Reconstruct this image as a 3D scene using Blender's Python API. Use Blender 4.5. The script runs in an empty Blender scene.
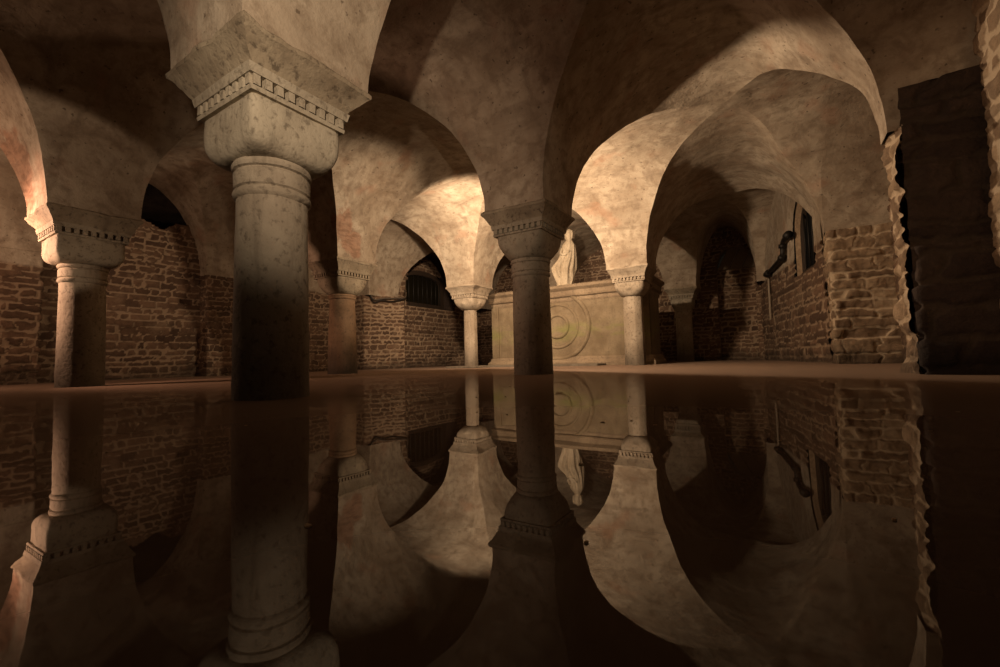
import bpy, bmesh, math, random
import numpy as np
from mathutils import Matrix, Vector, Euler

S = 0.36                      # one shaft diameter in metres; all coordinates below are in shaft diameters
HS = 4.3                      # springing height of the vaults above the water
CROWN = 8.0
SC = bpy.context.scene
COL = SC.collection
rng = random.Random(7)

# ------------------------------------------------------------------ noise
def _hash(i, j, k, seed):
    h = (i.astype(np.int64) * 374761393 + j.astype(np.int64) * 668265263 + k.astype(np.int64) * 2147483647 + seed * 1274126177) & 0xFFFFFFFF
    h = ((h ^ (h >> 13)) * 1274126177) & 0xFFFFFFFF
    h = h ^ (h >> 16)
    return (h & 0xFFFF) / 65535.0

def vnoise(P, scale, seed=0):
    """smooth value noise in -1..1 at the rows of P (n,3)"""
    q = P * scale
    f = np.floor(q); t = q - f; t = t * t * (3 - 2 * t); f = f.astype(np.int64)
    r = 0
    for a in (0, 1):
        for b in (0, 1):
            for c in (0, 1):
                w = (t[:, 0] if a else 1 - t[:, 0]) * (t[:, 1] if b else 1 - t[:, 1]) * (t[:, 2] if c else 1 - t[:, 2])
                r = r + w * _hash(f[:, 0] + a, f[:, 1] + b, f[:, 2] + c, seed)
    return r * 2 - 1

def fbm(P, scale, octaves=3, seed=0):
    r = 0; a = 1.0; n = 0
    for o in range(octaves):
        r = r + a * vnoise(P, scale * 2 ** o, seed + 17 * o); n += a; a *= .5
    return r / n

# ------------------------------------------------------------------ materials
def new_mat(name):
    m = bpy.data.materials.new(name); m.use_nodes = True
    nt = m.node_tree; nt.nodes.clear()
    out = nt.nodes.new('ShaderNodeOutputMaterial')
    b = nt.nodes.new('ShaderNodeBsdfPrincipled'); nt.links.new(b.outputs[0], out.inputs[0])
    return m, nt, b

class NB:
    """small node-building helper"""
    def __init__(self, nt): self.nt = nt
    def n(self, t, **kw):
        o = self.nt.nodes.new(t)
        for k, v in kw.items(): setattr(o, k, v)
        return o
    def link(self, a, b): self.nt.links.new(a, b)
    def pos(self): return self.n('ShaderNodeNewGeometry').outputs['Position']
    def scaled(self, vec, s):
        m = self.n('ShaderNodeMapping'); m.inputs['Scale'].default_value = s; self.link(vec, m.inputs[0]); return m.outputs[0]
    def noise(self, vec, scale, detail=5, rough=.6, dist=0):
        t = self.n('ShaderNodeTexNoise'); self.link(vec, t.inputs['Vector'])
        t.inputs['Scale'].default_value = scale; t.inputs['Detail'].default_value = detail
        t.inputs['Roughness'].default_value = rough; t.inputs['Distortion'].default_value = dist
        return t.outputs[0]
    def ramp(self, fac, stops):
        r = self.n('ShaderNodeValToRGB'); self.link(fac, r.inputs[0])
        e = r.color_ramp.elements
        while len(e) < len(stops): e.new(.5)
        for x, (p, c) in zip(e, stops):
            x.position = p; x.color = (c, c, c, 1) if not isinstance(c, tuple) else (*c, 1)
        return r.outputs[0]
    def mix(self, fac, a, b, blend='MIX'):
        m = self.n('ShaderNodeMix', data_type='RGBA', blend_type=blend)
        for sock, v in ((m.inputs[0], fac), (m.inputs[6], a), (m.inputs[7], b)):
            if isinstance(v, (int, float)): sock.default_value = v
            elif isinstance(v, tuple): sock.default_value = (*v, 1)
            else: self.link(v, sock)
        return m.outputs[2]
    def math(self, op, a, b=0.0, clamp=False):
        m = self.n('ShaderNodeMath', operation=op, use_clamp=clamp)
        for sock, v in ((m.inputs[0], a), (m.inputs[1], b)):
            if isinstance(v, (int, float)): sock.default_value = v
            else: self.link(v, sock)
        return m.outputs[0]
    def attr(self, name):
        return self.n('ShaderNodeAttribute', attribute_name=name).outputs['Fac']
    def bump(self, h, strength, dist, bsdf):
        b = self.n('ShaderNodeBump'); b.inputs['Strength'].default_value = strength; b.inputs['Distance'].default_value = dist
        self.link(h, b.inputs['Height']); self.link(b.outputs[0], bsdf.inputs['Normal'])

def plaster_nodes(N, p):
    big = N.noise(p, 1.6, 6, .62, .6)
    fine = N.noise(p, 9, 6, .65, .3)
    drip = N.noise(N.scaled(p, (5, 5, 1.1)), 1.3, 4, .6, .4)
    c = N.mix(N.ramp(big, [(.33, 0.0), (.66, 1.0)]), (.30, .225, .155), (.56, .47, .36))
    c = N.mix(N.ramp(fine, [(.36, .55), (.52, 0.0)]), c, (.20, .14, .09))
    c = N.mix(N.ramp(drip, [(.52, 0.0), (.72, .5)]), c, (.24, .18, .13))
    red = N.noise(p, 2.7, 3, .5, 0)
    c = N.mix(N.ramp(red, [(.60, 0.0), (.70, .35)]), c, (.40, .20, .12))
    brush = N.noise(N.scaled(p, (1.2, 4.5, 4.5)), 1.0, 5, .65, .8)
    c = N.mix(N.ramp(brush, [(.50, 0.0), (.70, .6)]), c, (.19, .135, .09))
    pit = N.noise(p, 26, 2, .5, 0)
    c = N.mix(N.ramp(pit, [(.27, .75), (.33, 0.0)]), c, (.10, .07, .045))
    return c, fine, big

def mat_vault():
    m, nt, b = new_mat('vault_plaster'); N = NB(nt); p = N.pos()
    c, fine, big = plaster_nodes(N, p)
    patch = N.attr('patch')
    br = N.noise(N.scaled(p, (9, 9, 26)), 1.0, 2, .5, .3)
    brick = N.mix(N.ramp(br, [(.4, 0.0), (.6, 1.0)]), (.24, .12, .07), (.40, .22, .14))
    edge = N.math('ADD', patch, N.math('MULTIPLY', N.math('SUBTRACT', N.noise(p, 7, 4, .6), .5), .9))
    c = N.mix(N.ramp(edge, [(.50, 0.0), (.64, .72)]), c, brick)
    N.link(c, b.inputs['Base Color']); b.inputs['Roughness'].default_value = .9
    h = N.math('ADD', N.math('MULTIPLY', fine, .5), N.math('MULTIPLY', N.noise(p, 34, 4, .6), .25))
    N.bump(h, .55, .03, b)
    return m

def mat_masonry(name, stone_a, stone_b, mortar, plaster_gain=1.0, wet=(.05, .032, .02)):
    m, nt, b = new_mat(name); N = NB(nt); p = N.pos()
    tone, mor, pla = N.attr('tone'), N.attr('mortar'), N.attr('plaster')
    c = N.mix(tone, stone_a, stone_b)
    n1 = N.noise(p, 14, 6, .7, .5)
    c = N.mix(N.ramp(n1, [(.3, .6), (.65, 0.0)]), c, tuple(x * .35 for x in stone_a))
    mm = N.math('ADD', mor, N.math('MULTIPLY', N.math('SUBTRACT', N.noise(p, 20, 3, .6), .5), .8), True)
    c = N.mix(N.ramp(mm, [(.35, 0.0), (.75, 1.0)]), c, mortar)
    lime = N.noise(p, 3.2, 5, .6, .4)
    c = N.mix(N.ramp(lime, [(.55, 0.0), (.72, .45)]), c, tuple(min(1, x * 1.1) for x in mortar))
    # damp tide line with a wandering edge
    z = N.n('ShaderNodeSeparateXYZ'); N.link(p, z.inputs[0])
    t = N.math('ADD', z.outputs[2], N.math('MULTIPLY', N.math('SUBTRACT', N.noise(N.scaled(p, (1, 1, .3)), 2.2, 5, .65), .5), .9))
    damp = N.ramp(t, [(.04, .7), (.22, 0.0)])
    c = N.mix(damp, c, wet)
    pc, fine, big = plaster_nodes(N, p)
    c = N.mix(pla, c, pc)
    N.link(c, b.inputs['Base Color']); b.inputs['Roughness'].default_value = .9
    h = N.math('ADD', N.math('MULTIPLY', n1, .6), N.math('MULTIPLY', N.noise(p, 45, 4, .65), .4))
    N.bump(h, .8, .03, b)
    return m

def mat_stone(name, light, dark, stain=(.10, .075, .05), tide_shade=(.55, .95), green=0.0, speck=.6, wet_shade_col=(.035, .025, .016), tide_shade_max=.9):
    m, nt, b = new_mat(name); N = NB(nt); p = N.pos()
    big = N.noise(p, 3.0, 6, .6, .4)
    c = N.mix(N.ramp(big, [(.34, 0.0), (.64, 1.0)]), dark, light)
    f = N.noise(p, 28, 5, .65, .2)
    c = N.mix(N.ramp(f, [(.34, speck), (.46, 0.0)]), c, stain)
    drip = N.noise(N.scaled(p, (9, 9, 1.6)), 1.4, 4, .6, .3)
    c = N.mix(N.ramp(drip, [(.54, 0.0), (.75, .45)]), c, stain)
    z = N.n('ShaderNodeSeparateXYZ'); N.link(p, z.inputs[0])
    if tide_shade:  # damp foot, with lower-shaft shade painted into the colour
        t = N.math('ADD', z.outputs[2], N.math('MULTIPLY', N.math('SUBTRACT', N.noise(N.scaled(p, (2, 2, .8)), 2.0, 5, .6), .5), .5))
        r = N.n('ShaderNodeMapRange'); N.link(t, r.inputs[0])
        r.inputs[1].default_value = tide_shade[0]; r.inputs[2].default_value = tide_shade[1]
        r.inputs[3].default_value = tide_shade_max; r.inputs[4].default_value = 0.0
        c = N.mix(r.outputs[0], c, wet_shade_col)
    if green:
        g = N.noise(N.scaled(p, (1.2, 1.2, 3.0)), 1.5, 4, .6, .3)
        band = N.n('ShaderNodeMapRange', interpolation_type='SMOOTHSTEP'); N.link(N.math('ABSOLUTE', N.math('SUBTRACT', z.outputs[2], .62)), band.inputs[0])
        band.inputs[1].default_value = .05; band.inputs[2].default_value = .24
        band.inputs[3].default_value = 1.0; band.inputs[4].default_value = 0.0
        c = N.mix(N.math('MULTIPLY', N.math('MULTIPLY', N.ramp(g, [(.42, 0.0), (.6, 1.0)]), band.outputs[0]), green), c, (.20, .22, .05))
    N.link(c, b.inputs['Base Color']); b.inputs['Roughness'].default_value = .82
    h = N.math('ADD', N.math('MULTIPLY', f, .6), N.math('MULTIPLY', big, .4))
    N.bump(h, .6, .02, b)
    return m

def mat_plain(name, col, rough=.6, metal=0.0, var=.25, scale=20):
    m, nt, b = new_mat(name); N = NB(nt); p = N.pos()
    c = N.mix(N.noise(p, scale, 4, .6), tuple(x * (1 - var) for x in col), tuple(min(1, x * (1 + var)) for x in col))
    N.link(c, b.inputs['Base Color']); b.inputs['Roughness'].default_value = rough; b.inputs['Metallic'].default_value = metal
    return m

def mat_water():
    m, nt, b = new_mat('flood_water'); N = NB(nt); p = N.pos()
    c = N.mix(N.noise(p, 1.1, 4, .6), (.024, .014, .008), (.036, .021, .012))
    N.link(c, b.inputs['Base Color'])
    b.inputs['Roughness'].default_value = .012
    b.inputs['IOR'].default_value = 1.58
    n = N.noise(N.scaled(p, (1, 1, 1)), 2.2, 2, .5)
    N.bump(n, .05, .02, b)
    # thin film of silt on the surface: the flatter the sight line, the more of it is crossed
    lw = N.n('ShaderNodeLayerWeight'); lw.inputs[0].default_value = .5
    sn = N.math('MAXIMUM', N.math('SUBTRACT', 1.0, lw.outputs['Facing']), .004)
    cov = N.math('SUBTRACT', 1.0, N.math('EXPONENT', N.math('DIVIDE', -.07, sn)))
    d = N.n('ShaderNodeBsdfDiffuse'); d.inputs[0].default_value = (.27, .19, .14, 1)
    mx = N.n('ShaderNodeMixShader'); N.link(cov, mx.inputs[0]); N.link(b.outputs[0], mx.inputs[1]); N.link(d.outputs[0], mx.inputs[2])
    out = [x for x in nt.nodes if x.type == 'OUTPUT_MATERIAL'][0]; N.link(mx.outputs[0], out.inputs[0])
    return m

M = {
    'vault': mat_vault(),
    'ashlar': mat_masonry('brown_ashlar', (.24, .155, .095), (.47, .335, .21), (.58, .45, .31)),
    'rubble': mat_masonry('rubble_brick', (.10, .056, .034), (.25, .15, .092), (.35, .25, .165)),
    'shade_brick': mat_masonry('shaded_brick', (.035, .02, .015), (.075, .048, .034), (.06, .04, .027), wet=(.008, .005, .004)),  # near-black brick: shade of the pier front put into its colour
    'column': mat_stone('grey_column_stone', (.50, .43, .33), (.33, .27, .20), tide_shade=(.05, .65), tide_shade_max=.6),  # lower shaft darkened for damp and for shade
    'capital': mat_stone('capital_stone', (.48, .42, .32), (.32, .265, .195), tide_shade=None),
    'abacus': mat_stone('abacus_stone', (.42, .35, .25), (.24, .185, .125), tide_shade=None, speck=.8),
    'pale': mat_stone('pale_column_stone', (.46, .375, .28), (.31, .24, .17), tide_shade=(.1, .45), tide_shade_max=.6),
    'brown': mat_stone('brown_column_stone', (.34, .22, .13), (.20, .12, .065), tide_shade=(.1, .5)),
    'altar': mat_stone('altar_marble', (.27, .205, .128), (.165, .118, .068), tide_shade=(.0, .30), green=.5, speck=.45, tide_shade_max=.55, wet_shade_col=(.12, .08, .045)),
    'altar_trim': mat_stone('altar_moulding_stone', (.31, .23, .15), (.19, .135, .085), tide_shade=None),
    'statue': mat_stone('statue_stone', (.54, .45, .33), (.36, .28, .19), tide_shade=None, speck=.4),
    'iron': mat_plain('black_iron', (.02, .016, .013), .55, .4),
    'frame': mat_plain('dark_wood', (.045, .028, .018), .7),
    'board': mat_plain('weathered_board', (.17, .12, .075), .8),
    'glass': mat_plain('dirty_pane', (.014, .012, .006), .25),
    'cable': mat_plain('cable_sheath', (.10, .075, .055), .6),
    'conduit': mat_plain('pale_conduit', (.35, .28, .2), .6),
    'floor': mat_plain('crypt_floor', (.05, .035, .02), .9),
    'speck': mat_plain('debris', (.30, .21, .12), .8),
    'water': mat_water(),
}

# ------------------------------------------------------------------ object helpers
def link(name, me, mat, parent=None):
    o = bpy.data.objects.new(name, me); COL.objects.link(o)
    if mat is not None: me.materials.append(mat)
    if parent is not None: o.parent = parent
    return o

def mesh_np(name, V, F, smooth=True, attrs=None):
    me = bpy.data.meshes.new(name)
    me.from_pydata((np.asarray(V, float) * S).tolist(), [], [list(map(int, f)) for f in F])
    if attrs:
        for k, a in attrs.items():
            at = me.attributes.new(k, 'FLOAT', 'POINT'); at.data.foreach_set('value', np.asarray(a, np.float32))
    if smooth: me.polygons.foreach_set('use_smooth', [True] * len(me.polygons))
    me.update()
    return me

def obj(name, V, F, mat, parent=None, smooth=True, attrs=None, sharp=None):
    me = mesh_np(name, V, F, smooth, attrs)
    if sharp is not None: me.set_sharp_from_angle(angle=math.radians(sharp))
    return link(name, me, mat, parent)

def thing(name, label, cat, loc=(0, 0, 0), group=None):
    o = bpy.data.objects.new(name, None); COL.objects.link(o)
    o.location = Vector(loc) * S; o.empty_display_size = .1
    o['label'] = label; o['category'] = cat
    if group: o['group'] = group
    return o

def tag(o, label, cat, group=None, kind=None):
    o['label'] = label; o['category'] = cat
    if group: o['group'] = group
    if kind: o['kind'] = kind
    return o

def loft(rings, cap0=True, cap1=True):
    """rings: list of (k,3) arrays of equal length"""
    k = len(rings[0]); V = np.concatenate(rings); F = []
    for r in range(len(rings) - 1):
        for i in range(k):
            j = (i + 1) % k
            F.append((r * k + i, r * k + j, (r + 1) * k + j, (r + 1) * k + i))
    if cap0: F.append(tuple(reversed(range(k))))
    if cap1: F.append(tuple(range((len(rings) - 1) * k, len(rings) * k)))
    return V, F

def circle(r, z, n=56, cx=0, cy=0, ph=0, ry=None):
    t = np.arange(n) / n * 2 * math.pi + ph
    return np.stack([cx + r * np.cos(t), cy + (ry or r) * np.sin(t), np.full(n, z)], 1)

def lathe(profile, n=56, ph=0, cap0=True, cap1=True):
    return loft([circle(r, z, n, ph=ph) for r, z in profile], cap0, cap1)

def superq(a, z, p, n=96, b=None):
    """square-ish ring: p=2 circle, large p square; vertices crowd the corners evenly in angle"""
    t = (np.arange(n) + .5) / n * 2 * math.pi
    c, s = np.cos(t), np.sin(t)
    r = 1 / (np.abs(c) ** p + np.abs(s) ** p) ** (1 / p)
    return np.stack([a * r * c, (b or a) * r * s, np.full(n, z)], 1)

def square_ring(a, z, m=14):
    e = np.linspace(-1, 1, m, endpoint=False)
    xs = np.concatenate([e, np.ones(m), -e, -np.ones(m)]); ys = np.concatenate([-np.ones(m), e, np.ones(m), -e])
    return np.stack([a * xs, a * ys, np.full(4 * m, z)], 1)

def join(parts):
    V = []; F = []; o = 0
    for v, f in parts:
        V.append(np.asarray(v, float)); F += [tuple(i + o for i in g) for g in f]; o += len(v)
    return np.concatenate(V), F

def box(x0, x1, y0, y1, z0, z1):
    V = np.array([(x, y, z) for z in (z0, z1) for x, y in ((x0, y0), (x1, y0), (x1, y1), (x0, y1))], float)
    return V, [(3, 2, 1, 0), (4, 5, 6, 7), (0, 1, 5, 4), (1, 2, 6, 5), (2, 3, 7, 6), (3, 0, 4, 7)]

def worn(V, amp, scale, seed=0, off=(0, 0, 0)):
    P = V + np.array(off)
    d = np.stack([fbm(P, scale, 3, seed + k * 31) for k in range(3)], 1)
    return V + d * amp

def tube(pts, r, n=10):
    pts = [Vector(p) for p in pts]; rings = []
    for i, p in enumerate(pts):
        t = (pts[min(i + 1, len(pts) - 1)] - pts[max(i - 1, 0)]).normalized()
        up = Vector((0, 0, 1)) if abs(t.z) < .9 else Vector((1, 0, 0))
        a = t.cross(up).normalized(); b = a.cross(t)
        rings.append(np.array([p + (a * math.cos(q) + b * math.sin(q)) * r for q in (k / n * 2 * math.pi for k in range(n))]))
    return loft(rings)

def smooth_path(pts, per=8):
    """Catmull-Rom through pts"""
    P = [np.array(p, float) for p in pts]; P = [2 * P[0] - P[1]] + P + [2 * P[-1] - P[-2]]; out = []
    for i in range(1, len(P) - 2):
        for k in range(per):
            t = k / per
            out.append(.5 * (2 * P[i] + (P[i + 1] - P[i - 1]) * t + (2 * P[i - 1] - 5 * P[i] + 4 * P[i + 1] - P[i + 2]) * t * t + (3 * P[i] - P[i - 1] - 3 * P[i + 1] + P[i + 2]) * t ** 3))
    out.append(P[-2]); return out

# ------------------------------------------------------------------ vault nodes: (w_lo, w_hi, u_lo, u_hi) footprint of each support at springing
E_ = .88
def colnode(w, u, e=E_): return (w - e, w + e, u - e, u + e)
ROW_R = [(1.85, 3.3, -6.0, -3.6), (1.85, 3.3, .6, 3.4), (2.05, 3.3, 10.15, 10.70), (1.72, 3.3, 17.54, 19.6), (-.55, 1.0, 27.4, 28.8)]
ROW_0 = [colnode(-5.7, -4.2), colnode(-5.65, 3.28), colnode(-5.45, 10.34), colnode(-5.22, 19.68), colnode(-4.4, 27.75)]
ROW_1 = [colnode(-15.2, -4.0), colnode(-14.91, 3.68), colnode(-14.2, 11.06), colnode(-13.72, 18.91), colnode(-13.0, 27.6)]
ROW_L = [(-22.2, -20.3, -6, -3.6), (-22.2, -20.3, 1.4, 4.0), (-22.2, -20.3, 8.95, 11.3), (-22.0, -19.5, 17.0, 19.3), (-20.5, -18.6, 27.2, 28.8)]
WALL_R = [3.3, 3.3, 3.3, None]          # recess wall behind each right-hand bay
WALL_L = [-20.95, -20.95, -20.95, -19.9]
END_U = 28.8

def build_vault():
    n = 44
    V = []; F = []
    ang = np.linspace(-math.pi / 2, math.pi / 2, 2 * n + 1)
    cosp = np.cos(ang); frac = .5 + .5 * np.sin(ang)
    def bil(c, s, t):
        (p00, p10, p01, p11) = c
        return ((1 - s) * (1 - t))[:, None] * p00 + (s * (1 - t))[:, None] * p10 + ((1 - s) * t)[:, None] * p01 + (s * t)[:, None] * p11
    def add(v, f):
        o = sum(len(x) for x in V); V.append(v); F.extend(tuple(i + o for i in g) for g in f)
    edges = {}
    for r in range(4):
        for gname, lo, hi in (('R', ROW_0, ROW_R), ('N', ROW_1, ROW_0), ('L', ROW_L, ROW_1)):
            a, b, c, d = lo[r], hi[r], lo[r + 1], hi[r + 1]
            cor = [np.array((a[1], a[3])), np.array((b[0], b[3])), np.array((c[1], c[2])), np.array((d[0], d[2]))]
            def patch(side):
                vs = []; fs = []; start = []
                for k in range(n + 1):
                    start.append(len(vs))
                    lat = np.arange(n - k, n + k + 1)            # indices into ang, |phi| <= phi_k
                    main = n + k if side in ('r', 'f') else n - k
                    for q in lat:
                        s, t = (main, q) if side in 'rl' else (q, main)
                        z = HS + (CROWN - HS) * max(cosp[s], cosp[t])
                        vs.append((frac[s], frac[t], z))
                flip = side in ('r', 'n')
                for k in range(n):
                    o0, o1 = start[k], start[k + 1]; m0 = 2 * k + 1
                    tri = [(o0, o1, o1 + 1), (o0 + m0 - 1, o1 + m0, o1 + m0 + 1)]
                    for q in range(m0 - 1): tri.append((o0 + q, o1 + q + 1, o1 + q + 2, o0 + q + 1))
                    fs += tri if not flip else [tuple(reversed(g)) for g in tri]
                vs = np.array(vs); s_ = vs[:, 0] + (.06 * np.exp(-((vs[:, 0] - .54) / .18) ** 2) - .045 * np.exp(-((vs[:, 0] - .87) / .13) ** 2) if gname == 'R' and r in (1, 2) else 0); xy = bil(cor, s_, vs[:, 1])
                add(np.column_stack([xy, vs[:, 2]]), fs)
                last = np.arange(start[n], len(vs))
                return np.column_stack([xy, vs[:, 2]])[last]
            for sd in 'rlfn': edges[(r, gname, sd)] = patch(sd)
    def strip(e0, e1, m=10):
        k = len(e0); t = np.linspace(0, 1, m + 1)
        v = np.concatenate([(1 - q) * e0 + q * e1 for q in t])
        add(v, [(i * k + j, i * k + j + 1, (i + 1) * k + j + 1, (i + 1) * k + j) for i in range(m) for j in range(k - 1)])
    for r in range(4):
        strip(edges[(r, 'N', 'r')], edges[(r, 'R', 'l')])
        strip(edges[(r, 'L', 'r')], edges[(r, 'N', 'l')])
        e = edges[(r, 'R', 'r')]; f = e.copy()
        f[:, 0] = np.maximum(3.35, e[:, 0] + .3) if r < 3 else e[:, 0] + 1.5
        strip(e, f)
        e = edges[(r, 'L', 'l')]; f = e.copy(); f[:, 0] = WALL_L[r] - .12
        strip(e, f, 16)
        for gname in 'RNL':
            if r < 3: strip(edges[(r, gname, 'f')], edges[(r + 1, gname, 'n')])
            else:
                e = edges[(r, gname, 'f')]; f = e.copy(); f[:, 1] = END_U + .3; strip(e, f)
    V = np.concatenate(V)
    V0 = V.copy()
    d = np.stack([fbm(V0, .55, 3, 5 + 40 * k) for k in range(3)], 1) * .085 + np.stack([fbm(V0, 2.6, 2, 9 + 40 * k) for k in range(3)], 1) * .022
    V = V0 + d * np.clip((V0[:, 2:3] - HS) / .5, .25, 1)
    patch = np.zeros(len(V))
    for c, r in PATCHES:
        q = np.linalg.norm((V0 - np.array(c)) / np.array(r), axis=1)
        patch = np.maximum(patch, np.clip(1.15 - q * .65, 0, 1))
    o = obj('ceiling', V, F, M['vault'], attrs={'patch': patch})
    o['kind'] = 'structure'; o['label'] = 'plastered groin vaults of the crypt'; o['category'] = 'ceiling'
    return o

PATCHES = [((-13.2, 10.3, 5.7), (.35, .45, 1.0)), ((-13.25, 10.9, 4.9), (.3, .5, .5)), ((-4.7, 2.6, 6.2), (.4, .5, .4)),
           ((-15.6, 2.7, 5.6), (.9, .5, 1.3)), ((-14.0, 4.2, 6.3), (.5, .5, .45))]

# ------------------------------------------------------------------ masonry
def masonry(s, z, seed, ch, cl, joint, rough=1.0):
    """irregular coursed masonry: returns relief, mortar mask, tone"""
    r = np.random.RandomState(seed)
    P = np.column_stack([s, z, np.full_like(s, seed * 3.1)])
    zz = z + .16 * ch * fbm(P, .9 / ch * .35, 2, seed) * rough + .10 * ch * vnoise(P, 2.2 / ch, seed + 3) * rough
    ss = s + .22 * ch * vnoise(P, 1.6 / ch, seed + 5) * rough
    z0 = z.min() - 1.0
    hs = np.cumsum(r.uniform(.72, 1.35, int((z.max() - z0) / (ch * .7)) + 8) * ch)
    ci = np.searchsorted(hs, zz - z0); lo = z0 + np.where(ci > 0, hs[np.maximum(ci - 1, 0)], 0); hi = z0 + hs[np.minimum(ci, len(hs) - 1)]
    h = np.zeros_like(s); mort = np.zeros_like(s); tone = np.zeros_like(s)
    s0 = s.min() - 2.0; L = s.max() - s0 + 4
    for c in np.unique(ci):
        k = ci == c
        ls = np.cumsum(np.clip(r.lognormal(0, .45, int(L / (cl * .45)) + 8), .45, 2.2) * cl)
        x = ss[k] - s0 + r.uniform(0, cl)
        bi = np.searchsorted(ls, x); a = np.where(bi > 0, ls[np.maximum(bi - 1, 0)], 0); b = ls[np.minimum(bi, len(ls) - 1)]
        dist = np.minimum(np.minimum(x - a, b - x), np.minimum(zz[k] - lo[k], hi[k] - zz[k]))
        j = joint * (.6 + .8 * r.uniform())
        f = np.clip((dist - j * .35) / (j * 1.1), 0, 1); f = f * f * (3 - 2 * f)
        bt = r.uniform(0, 1, len(ls) + 1); bp = r.normal(0, .35, len(ls) + 1)
        miss = (r.uniform(0, 1, len(ls) + 1) < .05) * 1.2
        h[k] = f * (1 + (bp - miss)[bi]); mort[k] = 1 - f; tone[k] = bt[bi]
    return h, mort, tone

def wall(name, path, z0, z1, mat, seed, step=.07, ch=.34, cl=.8, joint=.05, relief=.06, rough=.035, plaster=None,
         holes=(), top=None, ragged=0.0, parent=None, cap=False, rnd=2):
    """path: list of (w,u); the visible face is to the right-hand side when walking along it"""
    pts = [np.array(p, float) for p in path]; line = []
    for a, b in zip(pts[:-1], pts[1:]):
        L = np.linalg.norm(b - a); n = max(2, int(round(L / step)))
        for k in range(n): line.append(a + (b - a) * k / n)
    line.append(pts[-1]); line = np.array(line)
    sm = line.copy()
    for _ in range(rnd): sm[1:-1] = (sm[:-2] + 2 * sm[1:-1] + sm[2:]) / 4
    line = sm
    tan = np.gradient(line, axis=0); tan /= np.linalg.norm(tan, axis=1)[:, None]
    nor = np.column_stack([tan[:, 1], -tan[:, 0]])
    sl = np.concatenate([[0], np.cumsum(np.linalg.norm(np.diff(line, axis=0), axis=1))])
    nz = int(round((z1 - z0) / step)) + 1; zs = np.linspace(z0, z1, nz); k = len(line)
    SS, ZZ = np.meshgrid(sl, zs); s, z = SS.ravel(), ZZ.ravel()
    base = np.column_stack([np.tile(line[:, 0], nz), np.tile(line[:, 1], nz), z]); N3 = np.column_stack([np.tile(nor, (nz, 1)), np.zeros(len(z))])
    h, mort, tone = masonry(s, z, seed, ch, cl, joint, 1.9 if mat == 'rubble' else 1.7)
    n1 = fbm(base, 3.2, 4, seed + 50); n0 = fbm(base, .6, 2, seed + 70)
    pl = np.zeros_like(z)
    if plaster is not None:
        e = z - plaster + .05 * vnoise(base, 2.0, seed + 2)
        pl = np.clip(e / .08 + .5, 0, 1)
    d = (1 - pl) * (relief * (h - .5) + rough * n1 + ragged * n0) + pl * (relief * .55 + .03 * n1 * .5 + .04 * n0)
    V = base + N3 * d[:, None]
    inh = np.zeros(len(z), bool)
    F = []
    idx = np.arange(nz * k).reshape(nz, k)
    A, B, C, D = idx[:-1, :-1].ravel(), idx[:-1, 1:].ravel(), idx[1:, 1:].ravel(), idx[1:, :-1].ravel()
    cs, cz = (s[A] + s[B]) / 2, (z[A] + z[D]) / 2
    cen = (base[A] + base[C]) / 2
    keep = np.ones(len(A), bool)
    for hole in holes: keep &= ~hole(cs, cz, cen)
    if top is not None: keep &= cz < top(cs, cen)
    F = np.column_stack([A, B, C, D])[keep].tolist()
    attrs = {'mortar': mort, 'tone': tone, 'plaster': pl}
    if cap:                                   # close the top with a fan to the wall behind
        extra = []
        o = len(V); cen2 = (line[0] + line[-1]) / 2
        V = np.vstack([V, [[cen2[0], cen2[1], z1]]])
        for q in range(k - 1): F.append([idx[-1, q], idx[-1, q + 1], o])
        for a in attrs: attrs[a] = np.append(attrs[a], 0)
    o = obj(name, V, F, M[mat], parent, True, attrs)
    return o

def arch_hole(c, half, z0, zs, ztop, axis=0, flat=False):
    """opening with an arched head in wall-run coordinates"""
    def f(s, z, cen):
        x = (cen[:, axis] - c) / half
        rise = np.sqrt(np.clip(1 - x * x, 0, 1))
        return (np.abs(x) < 1) & (z > z0) & (z < zs + (ztop - zs) * rise)
    return f

def structure(o, label, cat='wall'):
    o['kind'] = 'structure'; o['label'] = label; o['category'] = cat; return o

vault = build_vault()

# right wall: near stretch with its recesses, then the oblique stretch beyond the second pier
FRW = lambda u: 1.62 - (u - 18.6) * (2.0 / 10.2)
wr = wall('wall_right', [(3.3, END_U - 9.2), (3.3, -2)], -1.2, 8.3, 'rubble', 11, step=.085, ch=.36, cl=.8, plaster=None)
structure(wr, 'brick side wall along the right aisle')
w2c, w2h = 20.55, 1.25
wf = wall('wall_right_far', [(FRW(END_U), END_U), (FRW(18.4), 18.4)], -1.2, 8.3, 'rubble', 12, step=.075, ch=.30, cl=.7, plaster=4.25,
          holes=[arch_hole(w2c, w2h, 3.55, 5.2, 6.7, axis=1)])
structure(wf, 'oblique brick and plaster wall behind the right pier')
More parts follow.
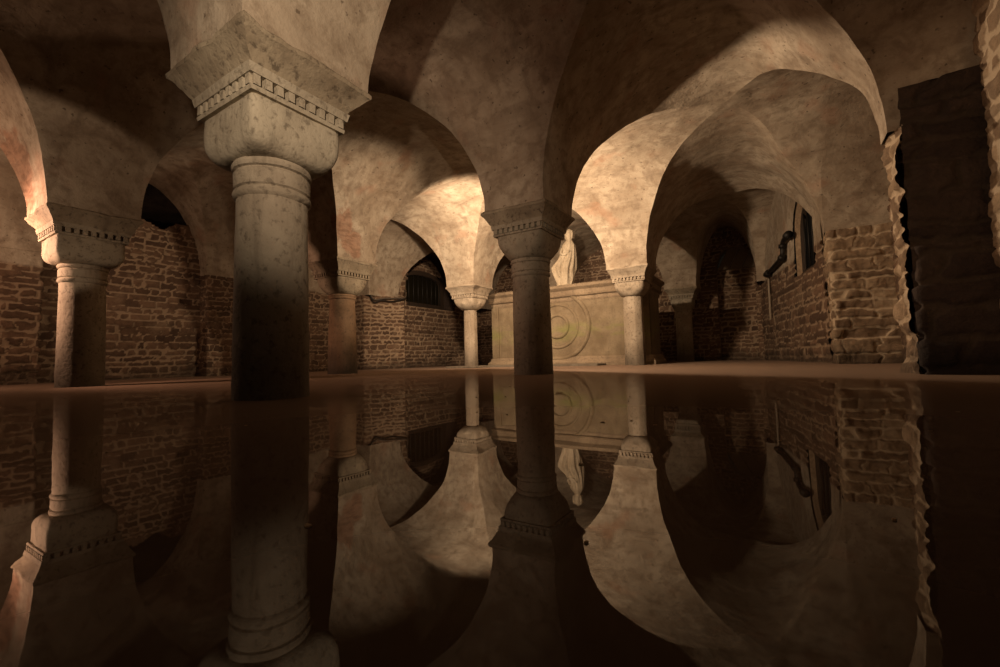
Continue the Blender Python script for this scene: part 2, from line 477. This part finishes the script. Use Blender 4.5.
# left wall
wl = wall('wall_left', [(-20.95, -5), (-20.95, 11.4)], -1.2, 8.3, 'rubble', 21, step=.06, ch=.24, cl=.42, joint=.035, plaster=None,
          top=lambda s, c: np.where((c[:, 1] > 4.2) & (c[:, 1] < 9.3), 6.2 + .3 * vnoise(np.column_stack([c[:, 1], c[:, 1] * 0, c[:, 1] * 0]), 1.6, 4), 99))
structure(wl, 'rubble brick wall along the left aisle')
wlb = wall('wall_left_back', [(-23.6, 2), (-23.6, 12)], 3.0, 9.0, 'shade_brick', 22, step=.2)
structure(wlb, 'dark back of the light well above the left brick wall')
w1c, w1h = 22.9, 2.45
wlf = wall('wall_left_far', [(-20.95, 11.0), (-20.95, 17.4)], -1.2, 8.3, 'rubble', 23, step=.06, ch=.23, cl=.45, joint=.035, plaster=4.3)
structure(wlf, 'brick wall between the two left piers')
wlg = wall('wall_left_end', [(-19.9, 18.9), (-19.9, END_U + .1)], -1.2, 8.3, 'rubble', 24, step=.07, ch=.26, cl=.6, plaster=8.4,
           holes=[arch_hole(w1c, w1h, 4.05, 5.4, 7.9, axis=1)])
structure(wlg, 'brick wall with the barred arched window')
# end wall with niche
ND = (-1.62, .98)
wb = wall('wall_back', [(-20.6, END_U), (.4, END_U)], -1.2, 8.4, 'rubble', 31, step=.07, ch=.24, cl=.45, joint=.035,
          holes=[arch_hole(ND[0], ND[1], -2, 5.6, 6.75, axis=0)])
structure(wb, 'brick end wall of the crypt')
nb = wall('door_1', [(ND[0] - ND[1] - .1, END_U + .55), (ND[0] + ND[1] + .1, END_U + .55)], -1.2, 5.55, 'rubble', 33, step=.06, ch=.26, cl=.55)
structure(nb, 'walled-up doorway niche in the end wall', 'doorway')
def niche_shell():
    prof = [(-1, -1.2), (-1, 5.6)] + [(math.cos(t), 5.6 + 1.15 * math.sin(t)) for t in np.linspace(math.pi, 0, 20)][1:] + [(1, -1.2)]
    V = []; F = []
    for dy in (-.03, .9):
        for x, z in prof: V.append((ND[0] + x * ND[1] * 1.02, END_U + dy, z))
    k = len(prof)
    for i in range(k - 1): F.append((i, i + 1, k + i + 1, k + i))
    return np.array(V), F
v, f = niche_shell(); n_o = obj('reveal', v, f, M['ashlar'], nb, False, {'mortar': np.zeros(len(v)), 'tone': np.full(len(v), .5), 'plaster': np.zeros(len(v))})
# tympanum of the niche: sloping boards under the arch
bd = []
for k in range(3):
    a0 = -.98 + k * .66
    bd.append(box(ND[0] + a0 * ND[1], ND[0] + (a0 + .62) * ND[1], END_U + .30 + .03 * k, END_U + .42 + .03 * k, 5.45, 6.9))
v, f = join(bd); sh = v.copy(); v[:, 0] += (v[:, 2] - 5.45) * .5; v[:, 2] = np.minimum(v[:, 2], 6.9)
obj('tympanum_boards', v, f, M['board'], nb, False)

# wall piers (own things)
def pier(name, label, path, z1, mat, seed, **kw):
    path = path[::-1]
    o = wall('wall_pier', path, -1.2, z1, mat, seed, cap=True, **kw)
    tag(o, label, 'pier'); return o
pier('p', 'lit brown stone pier right of the big arch, under the pale vault end',
     [(3.45, 17.54), (1.72, 17.54), (1.72, 19.6), (3.45, 19.6)], HS + .03, 'ashlar', 41, step=.035, ch=.34, cl=.72, joint=.04, relief=.05, rough=.085, ragged=.05)
pq = pier('q', 'tall black shaded pier at the right edge with a lit ragged side',
     [(3.45, 9.93), (2.07, 9.93)], 4.95, 'shade_brick', 42, step=.05, ch=.42, cl=1.1, joint=.05, relief=.08, rough=.05, rnd=1)
v_ = None
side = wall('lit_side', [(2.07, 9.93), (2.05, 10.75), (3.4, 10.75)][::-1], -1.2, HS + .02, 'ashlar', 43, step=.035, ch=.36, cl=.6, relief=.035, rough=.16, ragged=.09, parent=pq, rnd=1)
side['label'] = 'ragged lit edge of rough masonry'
led = wall('lower_footing', [(3.45, 9.80), (2.12, 9.80), (2.12, 10.0)][::-1], -1.2, 2.14, 'shade_brick', 47, step=.05, ch=.42, cl=1.1, relief=.06, rough=.04, parent=pq, cap=True, rnd=1)
pier('fr', 'rough brick pier face cut by the right edge of the photo',
     [(3.45, -1.0), (3.0, -1.0), (3.04, 9.85), (3.45, 9.85)], 8.2, 'ashlar', 44, step=.04, ch=.30, cl=.5, relief=.03, rough=.09, ragged=.03)
pier('k0', 'left wall pier partly hidden behind the leftmost column',
     [(-22.3, 1.4), (-20.3, 1.4), (-20.3, 4.0), (-22.3, 4.0)][::-1], HS + .03, 'rubble', 45, step=.05, ch=.24, cl=.42, joint=.035, relief=.07, plaster=3.85)
pier('k1', 'left wall pier between the leftmost column and the near column',
     [(-22.3, 8.95), (-20.3, 8.95), (-20.3, 11.3), (-22.3, 11.3)][::-1], HS + .03, 'rubble', 46, step=.05, ch=.24, cl=.42, joint=.035, relief=.06)
pier('k2', 'left wall pier behind the brown tapering column, crossed by a cable',
     [(-22.0, 17.0), (-19.9, 17.0), (-18.9, 19.3), (-22.0, 19.3)][::-1], HS + .03, 'rubble', 48, step=.05, ch=.26, cl=.55, relief=.06)

# ------------------------------------------------------------------ columns
def dentil_band(a, z0, z1, nper):
    parts = [loft([square_ring(a - .085, z0, 2), square_ring(a - .085, z1, 2)])]
    parts.append(loft([square_ring(a - .01, z0, 2), square_ring(a + .0, z0 + .05, 2)]))
    parts.append(loft([square_ring(a + .02, z1 - .10, 2), square_ring(a + .045, z1, 2)]))
    p = 2 * a / nper; w = p * .56
    for i in range(nper):
        x = -a + (i + .5) * p
        for q in range(4):
            b = box(x - w / 2, x + w / 2, -a - .005, -a + .10, z0 + .06, z1 - .095)
            v = b[0].copy(); c, s = (1, 0, -1, 0)[q], (0, 1, 0, -1)[q]
            v[:, 0], v[:, 1] = c * b[0][:, 0] - s * b[0][:, 1], s * b[0][:, 0] + c * b[0][:, 1]
            parts.append((v, b[1]))
    return join(parts)

def column(w, u, label, style, d_bot, d_top, mats, group='columns of the crypt', zj=3.06, cap_a=.60, aba=.91, plinth=False, den=9, seed=0, zneck=2.62):
    t = thing('column', label, 'column', (w, u, -1.2), group)
    base = lambda V: np.asarray(V) + np.array([0, 0, 1.2])
    off = (w, u, 0)
    ms, mc, ma = (M[k] for k in mats)
    n, ph = (8, math.pi / 8) if style == 'octagon' else (64, 0)
    zt = zneck if style != 'octagon' else zj
    prof = []
    for q in np.linspace(0, 1, 26):
        z = -1.2 + (zt + 1.2) * q
        qq = max(0, z / zt); r = d_bot / 2 + (d_top - d_bot) / 2 * qq ** 1.3
        prof.append((r, z))
    if style == 'octagon':
        k = 8; rings = []
        for r, z in prof:
            c = circle(r / math.cos(math.pi / 8) * .98, z, 8, ph=ph); ring = []
            for i in range(8):
                for s_ in (0.06, .5, .94): ring.append(c[i] * (1 - s_) + c[(i + 1) % 8] * s_)
            rings.append(np.array(ring))
        V, F = loft(rings)
    else: V, F = lathe(prof, n)
    V = worn(V, .012, 3.0, seed, off); obj('shaft', base(V), F, ms, t, True, sharp=25)
    r = d_top / 2
    if style != 'octagon':
        V, F = lathe([(r, zt - .03), (r + .035, zt), (r + .045, zt + .035), (r + .035, zt + .075), (r + .006, zt + .085), (r + .006, zt + .10), (r + .03, zt + .12),
                      (r + .035, zj - .14), (r + .012, zj - .125), (r + .012, zj - .105), (r + .045, zj - .09), (r + .06, zj - .05), (r + .04, zj + .0)], 64)
        obj('necking', base(worn(V, .010, 3.0, seed, off)), F, ms, t, True, sharp=40)
    zd = 3.66
    rings = []; r0 = r + .02
    N_ = 22
    for q in np.linspace(0, 1, N_):
        z = zj + (zd - zj) * q
        if style == 'block':
            g = (1 - (1 - min(1, q / .52)) ** 2.2) ** .52; a = r0 + (cap_a - r0) * g; p = 4 + 16 * min(1, q / .45)
        else:
            g = (1 - (1 - q) ** 2.4) ** .62; a = r0 * .96 + (cap_a - r0 * .96) * g; p = 2.1 + 8 * q ** 1.6
        rings.append(superq(a, z, p, 128))
    rings.append(superq(cap_a - .02, zd + .03, 14, 128))
    V, F = loft(rings)
    if style in ('bowl', 'octagon'):        # worn leaf bosses on the four faces
        tt = np.arctan2(V[:, 1], V[:, 0]); q = (V[:, 2] - zj) / (zd - zj)
        face = np.cos(2 * tt) ** 2
        g = np.exp(-((q - .55) / .16) ** 2) * np.exp(-(np.minimum(np.abs(np.sin(tt)), np.abs(np.cos(tt))) / .18) ** 2)
        dirs = np.column_stack([np.cos(tt), np.sin(tt), 0 * tt])
        V = V + dirs * (g * .05)[:, None]
    V = worn(V, .022, 2.6, seed + 4, off); obj('capital', base(V), F, mc, t, True, sharp=50)
    V, F = dentil_band(cap_a + .045, zd + .02, zd + .30, den)
    V = worn(V, .010, 3, seed + 8, off); obj('dentil_band', base(V), F, mc, t, False)
    z0 = zd + .29
    prof = [(cap_a + .06, z0 - .01), (cap_a + .075, z0 + .02), (cap_a + .10, z0 + .06)]
    for q in np.linspace(0, 1, 9)[1:]:
        prof.append((cap_a + .10 + (aba - cap_a - .12) * q ** 1.12, z0 + .06 + (HS - .075 - z0 - .06) * q))
    prof += [(aba, HS - .06), (aba + .004, HS - .01), (aba - .015, HS + .02)]
    V, F = loft([square_ring(a, z, 16) for a, z in prof])
    V = worn(V, .045, 2.1, seed + 12, off); V = worn(V, .022, 7, seed + 13, off)
    obj('abacus', base(V), F, ma, t, True, sharp=28)
    if plinth:
        V, F = loft([square_ring(.98, -1.2, 8), square_ring(.98, .05, 8), square_ring(.94, .09, 8)])
        obj('plinth', base(worn(V, .015, 3, seed + 20, off)), F, ma, t, False)
    return t

GC = ('column', 'capital', 'abacus')
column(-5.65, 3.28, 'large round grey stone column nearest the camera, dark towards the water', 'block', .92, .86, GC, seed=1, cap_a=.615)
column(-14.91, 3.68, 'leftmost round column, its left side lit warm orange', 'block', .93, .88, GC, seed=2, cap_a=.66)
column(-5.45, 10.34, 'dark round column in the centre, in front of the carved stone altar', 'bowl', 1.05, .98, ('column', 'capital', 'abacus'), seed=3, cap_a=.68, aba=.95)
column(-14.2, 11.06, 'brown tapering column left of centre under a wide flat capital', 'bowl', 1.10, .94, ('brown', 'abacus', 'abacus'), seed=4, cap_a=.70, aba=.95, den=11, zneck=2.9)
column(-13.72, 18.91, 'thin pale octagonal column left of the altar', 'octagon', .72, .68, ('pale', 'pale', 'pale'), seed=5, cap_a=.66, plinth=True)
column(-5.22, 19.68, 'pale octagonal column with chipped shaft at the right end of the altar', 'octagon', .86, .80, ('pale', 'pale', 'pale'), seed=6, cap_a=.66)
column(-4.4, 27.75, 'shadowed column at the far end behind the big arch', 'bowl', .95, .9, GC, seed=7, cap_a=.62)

# ------------------------------------------------------------------ altar
AW0, AW1, AU0, AU1, AZ = -13.5, -4.75, 20.75, 22.7, 4.1
al = thing('altar', 'pale stone altar block with a large carved roundel, behind the dark central column', 'altar', (0, 0, -1.2))
up = lambda V: np.asarray(V) + np.array([0, 0, 1.2])
def altar_body():
    parts = [box(AW0, AW1, AU0, AU1, -1.2, 3.55)]
    for x0, x1, z0, z1 in ((AW0, AW0 + .45, .45, 3.4), (AW1 - .45, AW1, .45, 3.4)):
        parts.append(box(x0, x1, AU0 - .06, AU0 + .1, z0, z1))
    return join(parts)
v, f = altar_body(); obj('body', up(v), f, M['altar'], al, False)
prof = [(.02, 3.3), (.05, 3.38), (.05, 3.50), (.16, 3.56), (.18, 3.62), (.13, 3.66), (.13, 3.84), (.24, 3.94), (.28, 3.98), (.28, AZ), (.22, AZ + .04)]
def rect_ring(e, z, m=20):
    r = square_ring(1, z, m); cx, cy = (AW0 + AW1) / 2, (AU0 + AU1) / 2
    return np.column_stack([cx + r[:, 0] * ((AW1 - AW0) / 2 + e), cy + r[:, 1] * ((AU1 - AU0) / 2 + e), r[:, 2]])
v, f = loft([rect_ring(e, z) for e, z in prof]); obj('cornice', up(worn(v, .015, 1.7, 3)), f, M['altar_trim'], al, False)
v, f = loft([rect_ring(e, z) for e, z in [(.22, -1.2), (.22, .16), (.18, .22), (.10, .30), (.08, .42), (.02, .46)]])
obj('base_moulding', up(worn(v, .015, 1.7, 5)), f, M['altar_trim'], al, False)
rc = (-9.45, 2.05)
def ring_relief(R, w, h):
    n = 72; rings = []
    prof = [(-w, 0), (-w * .6, h), (0, h * 1.25), (w * .6, h), (w, 0)]
    V = []; F = []
    for k in range(n):
        t = k / n * 2 * math.pi
        for dr, hh in prof: V.append((rc[0] + (R + dr) * math.cos(t), AU0 + .01 - hh, rc[1] + (R + dr) * math.sin(t)))
    m = len(prof)
    for k in range(n):
        for i in range(m - 1):
            F.append((k * m + i, ((k + 1) % n) * m + i, ((k + 1) % n) * m + i + 1, k * m + i + 1))
    return np.array(V), F
rings = [ring_relief(1.72, .13, .10), ring_relief(1.12, .08, .06), ring_relief(.58, .10, .09)]
v, f = join(rings); obj('roundel', up(v), f, M['altar'], al, True)
# low step in front, just clear of the water
o = obj('stone_step', *(lambda vf: (worn(vf[0], .012, 2, 9), vf[1]))(loft([np.column_stack([-9.8 + r[:, 0] * 2.95, 19.9 + r[:, 1] * .62, r[:, 2]]) for r in [square_ring(1, -1.2, 12), square_ring(1, .06, 12), square_ring(.995, .10, 12)]])), M['pale'], None, False)
tag(o, 'low wet stone step at the foot of the altar, barely above the water', 'step')

# ------------------------------------------------------------------ statue
def statue(loc):
    n = 72; rings = []
    # z, half width, half depth, centre x, centre y, fold amplitude
    P = [(0, .50, .40, -.20, 0, 0), (.10, .50, .40, -.20, 0, 0), (.14, .36, .30, -.20, 0, .4), (.40, .42, .34, -.20, 0, 1), (.70, .50, .38, -.22, 0, 1), (.95, .57, .42, -.22, -.02, 1),
         (1.12, .52, .40, -.16, -.03, 1), (1.37, .42, .36, -.06, -.03, .9), (1.65, .36, .32, .0, -.02, .8), (1.87, .33, .28, .03, 0, .6), (2.08, .30, .25, .05, .01, .4), (2.20, .21, .20, .07, .0, .2),
         (2.29, .135, .15, .08, -.02, .1), (2.40, .155, .18, .09, -.03, .05), (2.55, .175, .20, .09, -.03, .05), (2.68, .16, .18, .09, -.02, .05), (2.79, .10, .12, .09, .0, 0), (2.84, .03, .04, .09, .0, 0)]
    zs = np.concatenate([[0, .04, .10, .105, .14], np.linspace(.16, 2.84, 80)])
    A = np.array(P); t = np.arange(n) / n * 2 * math.pi
    for z in zs:
        hw, hd, cx, cy, fo = (np.interp(z, A[:, 0], A[:, k]) for k in range(1, 6))
        fold = .19 * fo * (np.sin(9 * t + 1.3 * z + .8 * math.sin(2.1 * z)) * .6 + np.sin(17 * t - 2.3 * z) * .3)
        # diagonal drapery sweep across the front
        sweep = .10 * fo * np.exp(-((np.sin(t + math.pi / 2 - .35 * (z - 1.2)) - .35) / .22) ** 2)
        r = 1 + fold + sweep
        x = cx + hw * r * np.cos(t); y = cy + hd * r * np.sin(t)
        if 2.34 < z < 2.76:                 # face: front is -y
            fr = np.clip(-np.sin(t), 0, 1); q = np.cos(t)
            nose = .05 * math.exp(-((z - 2.50) / .045) ** 2) * np.exp(-(q / .16) ** 2) * (fr > 0)
            brow = .02 * math.exp(-((z - 2.58) / .03) ** 2) * np.exp(-(q / .5) ** 2) * (fr > 0)
            eyes = -.025 * math.exp(-((z - 2.545) / .025) ** 2) * np.exp(-((np.abs(q) - .38) / .16) ** 2) * (fr > 0)
            chin = .02 * math.exp(-((z - 2.385) / .03) ** 2) * np.exp(-(q / .3) ** 2) * (fr > 0)
            mouth = -.012 * math.exp(-((z - 2.435) / .012) ** 2) * np.exp(-(q / .25) ** 2) * (fr > 0)
            veil = .045 * (np.abs(q) > .62) + .045 * (np.sin(t) > 0)
            g = nose + brow + eyes + chin + mouth
            x = x + veil * np.cos(t); y = y - g + veil * np.sin(t)
        rings.append(np.column_stack([x, y, np.full(n, z)]))
    parts = [loft(rings)]
    return join(parts)
v, f = statue(None)
st = obj('statue', v, f, M['statue'], None, True)
st.location = Vector((-9.15, 21.75, AZ + .052)) * S; st.rotation_euler = (0, 0, .45); st.scale = (1.12, 1.1, 1.14)
tag(st, 'pale veiled statue in draped robe standing on the altar beside the central capital', 'statue')
# forearm drawn across the chest belongs to the same stone
v, f = tube(smooth_path([(-.27, -.08, 1.90), (-.34, -.24, 1.62), (-.16, -.34, 1.56), (.04, -.33, 1.72)], 6), .07, 10)
obj('forearm', v, f, M['statue'], st, True)

# ------------------------------------------------------------------ windows
def arch_ring(c, half, z0, zs, ztop, axis, plane, t, d0, d1, sign):
    """moulding that follows an arched opening; returns V,F; sign gives the side the room lies on"""
    prof = [(-1, z0)] + [(-1, z0 + (zs - z0) * q) for q in (.5, 1)] + [(math.cos(a), zs + (ztop - zs) * math.sin(a)) for a in np.linspace(math.pi, 0, 25)][1:] + [(1, z0)]
    V = []; F = []
    for x, z in prof + [prof[0]]:
        pass
    k = len(prof); ring = []
    for (x, z) in prof:
        xo, zo = c + x * half, z
        xi = c + x * (half - t); zi = z0 + t if z == z0 else z - (t if z > zs else 0) * (z - zs) / max(ztop - zs, .01)
        for (a, zz, d) in ((xo, zo, d0), (xi, zi, d0), (xi, zi, d1), (xo, zo, d1)):
            p = plane(a) + sign * d
            V.append((p, a, zz) if axis == 1 else (a, p, zz))
    for i in range(k):
        j = (i + 1) % k
        for q in range(4):
            F.append((i * 4 + q, j * 4 + q, j * 4 + (q + 1) % 4, i * 4 + (q + 1) % 4))
    return np.array(V), F

def reveal(c, half, z0, zs, ztop, axis, plane, depth, sign, taper=1.0):
    prof = [(-1, z0), (-1, zs)] + [(math.cos(a), zs + (ztop - zs) * math.sin(a)) for a in np.linspace(math.pi, 0, 25)][1:] + [(1, z0)]
    V = []; F = []; k = len(prof)
    for d, s_ in ((.05, 1.03), (-depth, taper)):
        for x, z in prof:
            a = c + x * half * s_; p = plane(a) + sign * d
            V.append((p, a, z) if axis == 1 else (a, p, z))
    for i in range(k): F.append((i, (i + 1) % k, k + (i + 1) % k, k + i))
    return np.array(V), F

def masonry_attrs(n, pl=0.0): return {'mortar': np.full(n, .3), 'tone': np.full(n, .6), 'plaster': np.full(n, pl)}
# left window: deep arched reveal, wooden segmental frame, iron bars
pl1 = lambda a: -19.9
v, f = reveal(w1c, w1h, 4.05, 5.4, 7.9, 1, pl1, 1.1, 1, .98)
win1 = obj('window_1', v, f, M['shade_brick'], None, False, masonry_attrs(len(v)))
structure(win1, 'arched barred window in the left wall behind the thin pale column', 'window')
wv = wall('tympanum', [(-20.75, w1c - 2.5), (-20.75, w1c + 2.5)], 6.55, 8.0, 'rubble', 61, step=.06, ch=.26, cl=.55, parent=win1)
v, f = arch_ring(w1c, 2.25, 4.1, 5.9, 6.75, 1, lambda a: -20.8, .34, -.1, .12, 1); obj('window_frame', v, f, M['frame'], win1, False)
v, f = join([box(-20.98, -20.92, w1c - 2.3, w1c + 2.3, 4.05, 7.9)]); obj('window_pane', v, f, M['glass'], win1, False)
for k in range(9):
    b = -1.85 + k * 3.7 / 8
    v, f = tube([(-20.72, w1c + b, 4.2), (-20.72, w1c + b, 6.5)], .045, 8); obj('bar', v, f, M['iron'], win1)
# right window
pl2 = FRW
v, f = reveal(w2c, w2h, 3.55, 5.2, 6.7, 1, pl2, -.28, 1, .9)
win2 = obj('window_2', v, f, M['ashlar'], None, False, masonry_attrs(len(v)))
structure(win2, 'narrow arched window beside the lit stone pier on the right', 'window')
h2 = w2h * .92
v, f = arch_ring(w2c, h2, 3.6, 5.1, 6.45, 1, lambda a: pl2(w2c) + .20 + (pl2(a) - pl2(w2c)), .12, 0, .14, 1); obj('window_frame', v, f, M['frame'], win2, False)
v, f = join([box(pl2(w2c) + .55, pl2(w2c) + .61, w2c - w2h * 1.1, w2c + w2h * 1.1, 3.4, 6.9)]); obj('window_pane', v, f, M['glass'], win2, False)
for k in range(4):
    b = -.72 + k * .48
    a = w2c + b
    v, f = tube([(pl2(a) + .24, a, 3.62), (pl2(a) + .24, a, 6.2)], .03, 8); obj('bar', v, f, M['iron'], win2)

# ------------------------------------------------------------------ pipes and cables
def far_right(u, z, off=.22): return (FRW(u) - off, u, z)
pipe_pts = smooth_path([far_right(25.9, 4.42), far_right(24.5, 4.5), far_right(23.0, 4.62), far_right(22.75, 4.72), far_right(22.7, 4.95), far_right(22.6, 5.2), far_right(22.2, 5.3), far_right(21.8, 5.32)], 5)
dp = thing('drain_pipe', 'black drainpipe with an upturned elbow on the far right wall', 'pipe', (0, 0, 0))
v, f = tube(pipe_pts, .10, 12); obj('pipe', v, f, M['iron'], dp)
parts = [tube([far_right(26.0, 4.40), far_right(25.55, 4.43)], .17, 12), tube([far_right(23.05, 4.60), far_right(22.75, 4.64)], .15, 12), tube([far_right(22.72, 5.0), far_right(22.68, 5.18)], .15, 12)]
for p_ in parts: obj('collar', p_[0], p_[1], M['iron'], dp)
v, f = tube([far_right(21.85, 5.32), far_right(21.6, 5.32)], .17, 12); obj('mouth', v, f, M['iron'], dp)
v, f = tube(smooth_path([far_right(26.2, 4.35, .12), far_right(26.25, 3.8, .12), far_right(26.25, 2.9, .12), far_right(26.3, 2.1, .12)], 6), .05, 8)
tag(obj('conduit', v, f, M['conduit']), 'thin pale conduit running down the wall below the black drainpipe', 'conduit')
cab = smooth_path([(-19.72, 17.0, 4.75), (-19.66, 17.25, 4.35), (-19.55, 17.5, 4.05), (-19.3, 17.9, 4.15), (-19.02, 18.6, 4.22), (-18.78, 19.2, 4.32), (-19.5, 19.9, 4.9)], 6)
ct = thing('cable', 'pair of slack cables sagging along the wall to the left window', 'cable', (0, 0, 0))
v, f = tube([(a, b, c) for a, b, c in cab], .045, 8); obj('wire', v, f, M['cable'], ct)
v, f = tube([(a + .02, b, c - .14 + .05 * math.sin(i * .5)) for i, (a, b, c) in enumerate(cab)], .04, 8); obj('wire', v, f, M['iron'], ct)

# ------------------------------------------------------------------ water, floor, floating specks
o = obj('floor', *box(-27, 6, -8, 31, -1.4, -1.2), M['floor'], None, False); structure(o, 'flooded floor of the crypt', 'floor')
o = obj('flood_water', *box(-26, 3.6, -7, 29.3, -1.15, 0.0), M['water'], None, False)
tag(o, 'still brown flood water mirroring the vaults', 'water', kind='stuff')
parts = []
for k in range(90):
    w, u = rng.uniform(-9, 2), rng.uniform(.3, 9)
    if (w + 5.65) ** 2 + (u - 3.28) ** 2 < 1: continue
    r = rng.uniform(.005, .014); n = 6; a0 = rng.uniform(0, 6)
    ring = [(w + r * rng.uniform(.6, 1.5) * math.cos(a0 + q), u + r * rng.uniform(.6, 1.3) * math.sin(a0 + q)) for q in np.arange(n) / n * 2 * math.pi]
    parts.append(loft([np.array([(x, y, -.002) for x, y in ring]), np.array([(x, y, .004) for x, y in ring])]))
v, f = join(parts); o = obj('floating_debris', v, f, M['speck'], None, False)
tag(o, 'tiny pale flecks floating on the dark water', 'debris', kind='stuff')

# ------------------------------------------------------------------ light
def point(name, loc, power, col, radius=.06):
    l = bpy.data.lights.new(name, 'POINT'); l.energy = power; l.color = col; l.shadow_soft_size = radius
    o = bpy.data.objects.new(name, l); COL.objects.link(o); o.location = Vector(loc) * S; return o
def spot(name, loc, aim, power, col, size, blend, radius=.06):
    l = bpy.data.lights.new(name, 'SPOT'); l.energy = power; l.color = col; l.spot_size = math.radians(size); l.spot_blend = blend; l.shadow_soft_size = radius
    o = bpy.data.objects.new(name, l); COL.objects.link(o); o.location = Vector(loc) * S
    o.rotation_euler = (Vector(aim) - Vector(loc)).to_track_quat('-Z', 'Y').to_euler(); return o
WARM = (1.0, .735, .49)
def spot_dir(name, loc, az, el, power, col, size, blend, radius=.04):
    az, el = math.radians(az), math.radians(el)
    d = (-math.sin(az) * math.cos(el), math.cos(az) * math.cos(el), math.sin(el))
    return spot(name, loc, tuple(a + b for a, b in zip(loc, d)), power, col, size, blend, radius)
spot('lamp_behind_column', (-6.3, 12.2, 5.7), (-5.75, 13.0, 5.75), 62, WARM, 179, .15, .05)
spot('fill_brown_column', (-6.4, 11.9, 5.2), (-13.3, 10.6, 5.4), 62, WARM, 66, .8, .05)  # added fill, only there to brighten the brown column
spot('floodlight_behind_column', (-6.3, 12.2, 5.6), (-7.6, 20, 5.3), 72, WARM, 125, 1.0, .05)
spot('floodlight_nave', (-10.6, 12.4, 5.9), (-13.0, 20, 5.4), 120, WARM, 130, .8, .05)
point('lamp_left_aisle', (-16.4, .7, 3.7), 9, (1.0, .60, .38), .05)
spot('spotlight_left_aisle', (-16.4, .7, 3.7), (-14.95, 3.0, 3.3), 40, (1.0, .57, .37), 92, .6, .05)
spot_dir('added_spot_nave', (-9, -3.5, 2.0), 46, 17.5, 25, (1.0, .70, .47), 34.5, .12)  # added spot; its cone edge stands in for a shadow edge
spot_dir('spotlight_near_camera', (.8, -1.6, 3.6), 45, 4.5, 88, (1.0, .76, .53), 47, .9)
spot('fill_right_wall', (-1.6, 2.4, 3.4), (3.0, 9.6, 3.0), 14, (1.0, .68, .42), 44, .6, .04)  # added fill for the wall at the right edge
point('fill_near_camera', (.8, -1.6, 3.6), 1.0, (1.0, .68, .42), .05)  # weak all-round fill added where the near spotlight stands

wd = bpy.data.worlds.new('World'); SC.world = wd; wd.use_nodes = True
wd.node_tree.nodes['Background'].inputs[0].default_value = (1, .7, .45, 1)
wd.node_tree.nodes['Background'].inputs[1].default_value = .0015

# ------------------------------------------------------------------ camera
a, pitch, roll, f_px, hc = .56, .0579525, .0248814, 433.555, .438
R0 = Vector((math.cos(a), math.sin(a), 0)); F0 = Vector((-math.sin(a), math.cos(a), 0)); Z = Vector((0, 0, 1))
fw = F0 * math.cos(pitch) + Z * math.sin(pitch); U0 = -F0 * math.sin(pitch) + Z * math.cos(pitch)
cr, sr = math.cos(roll), math.sin(roll)
right = R0 * cr - U0 * sr; upv = R0 * sr + U0 * cr
cam = bpy.data.cameras.new('camera'); cam.sensor_width = 36; cam.lens = f_px / 1000 * 36; cam.clip_start = .01
co = bpy.data.objects.new('camera', cam); COL.objects.link(co)
co.matrix_world = Matrix(((right.x, upv.x, -fw.x, 0), (right.y, upv.y, -fw.y, 0), (right.z, upv.z, -fw.z, hc * S), (0, 0, 0, 1)))
SC.camera = co

vs = SC.view_settings
vs.view_transform = 'Standard'; vs.look = 'None'; vs.gamma = 1; vs.use_curve_mapping = False; vs.exposure = 1.6
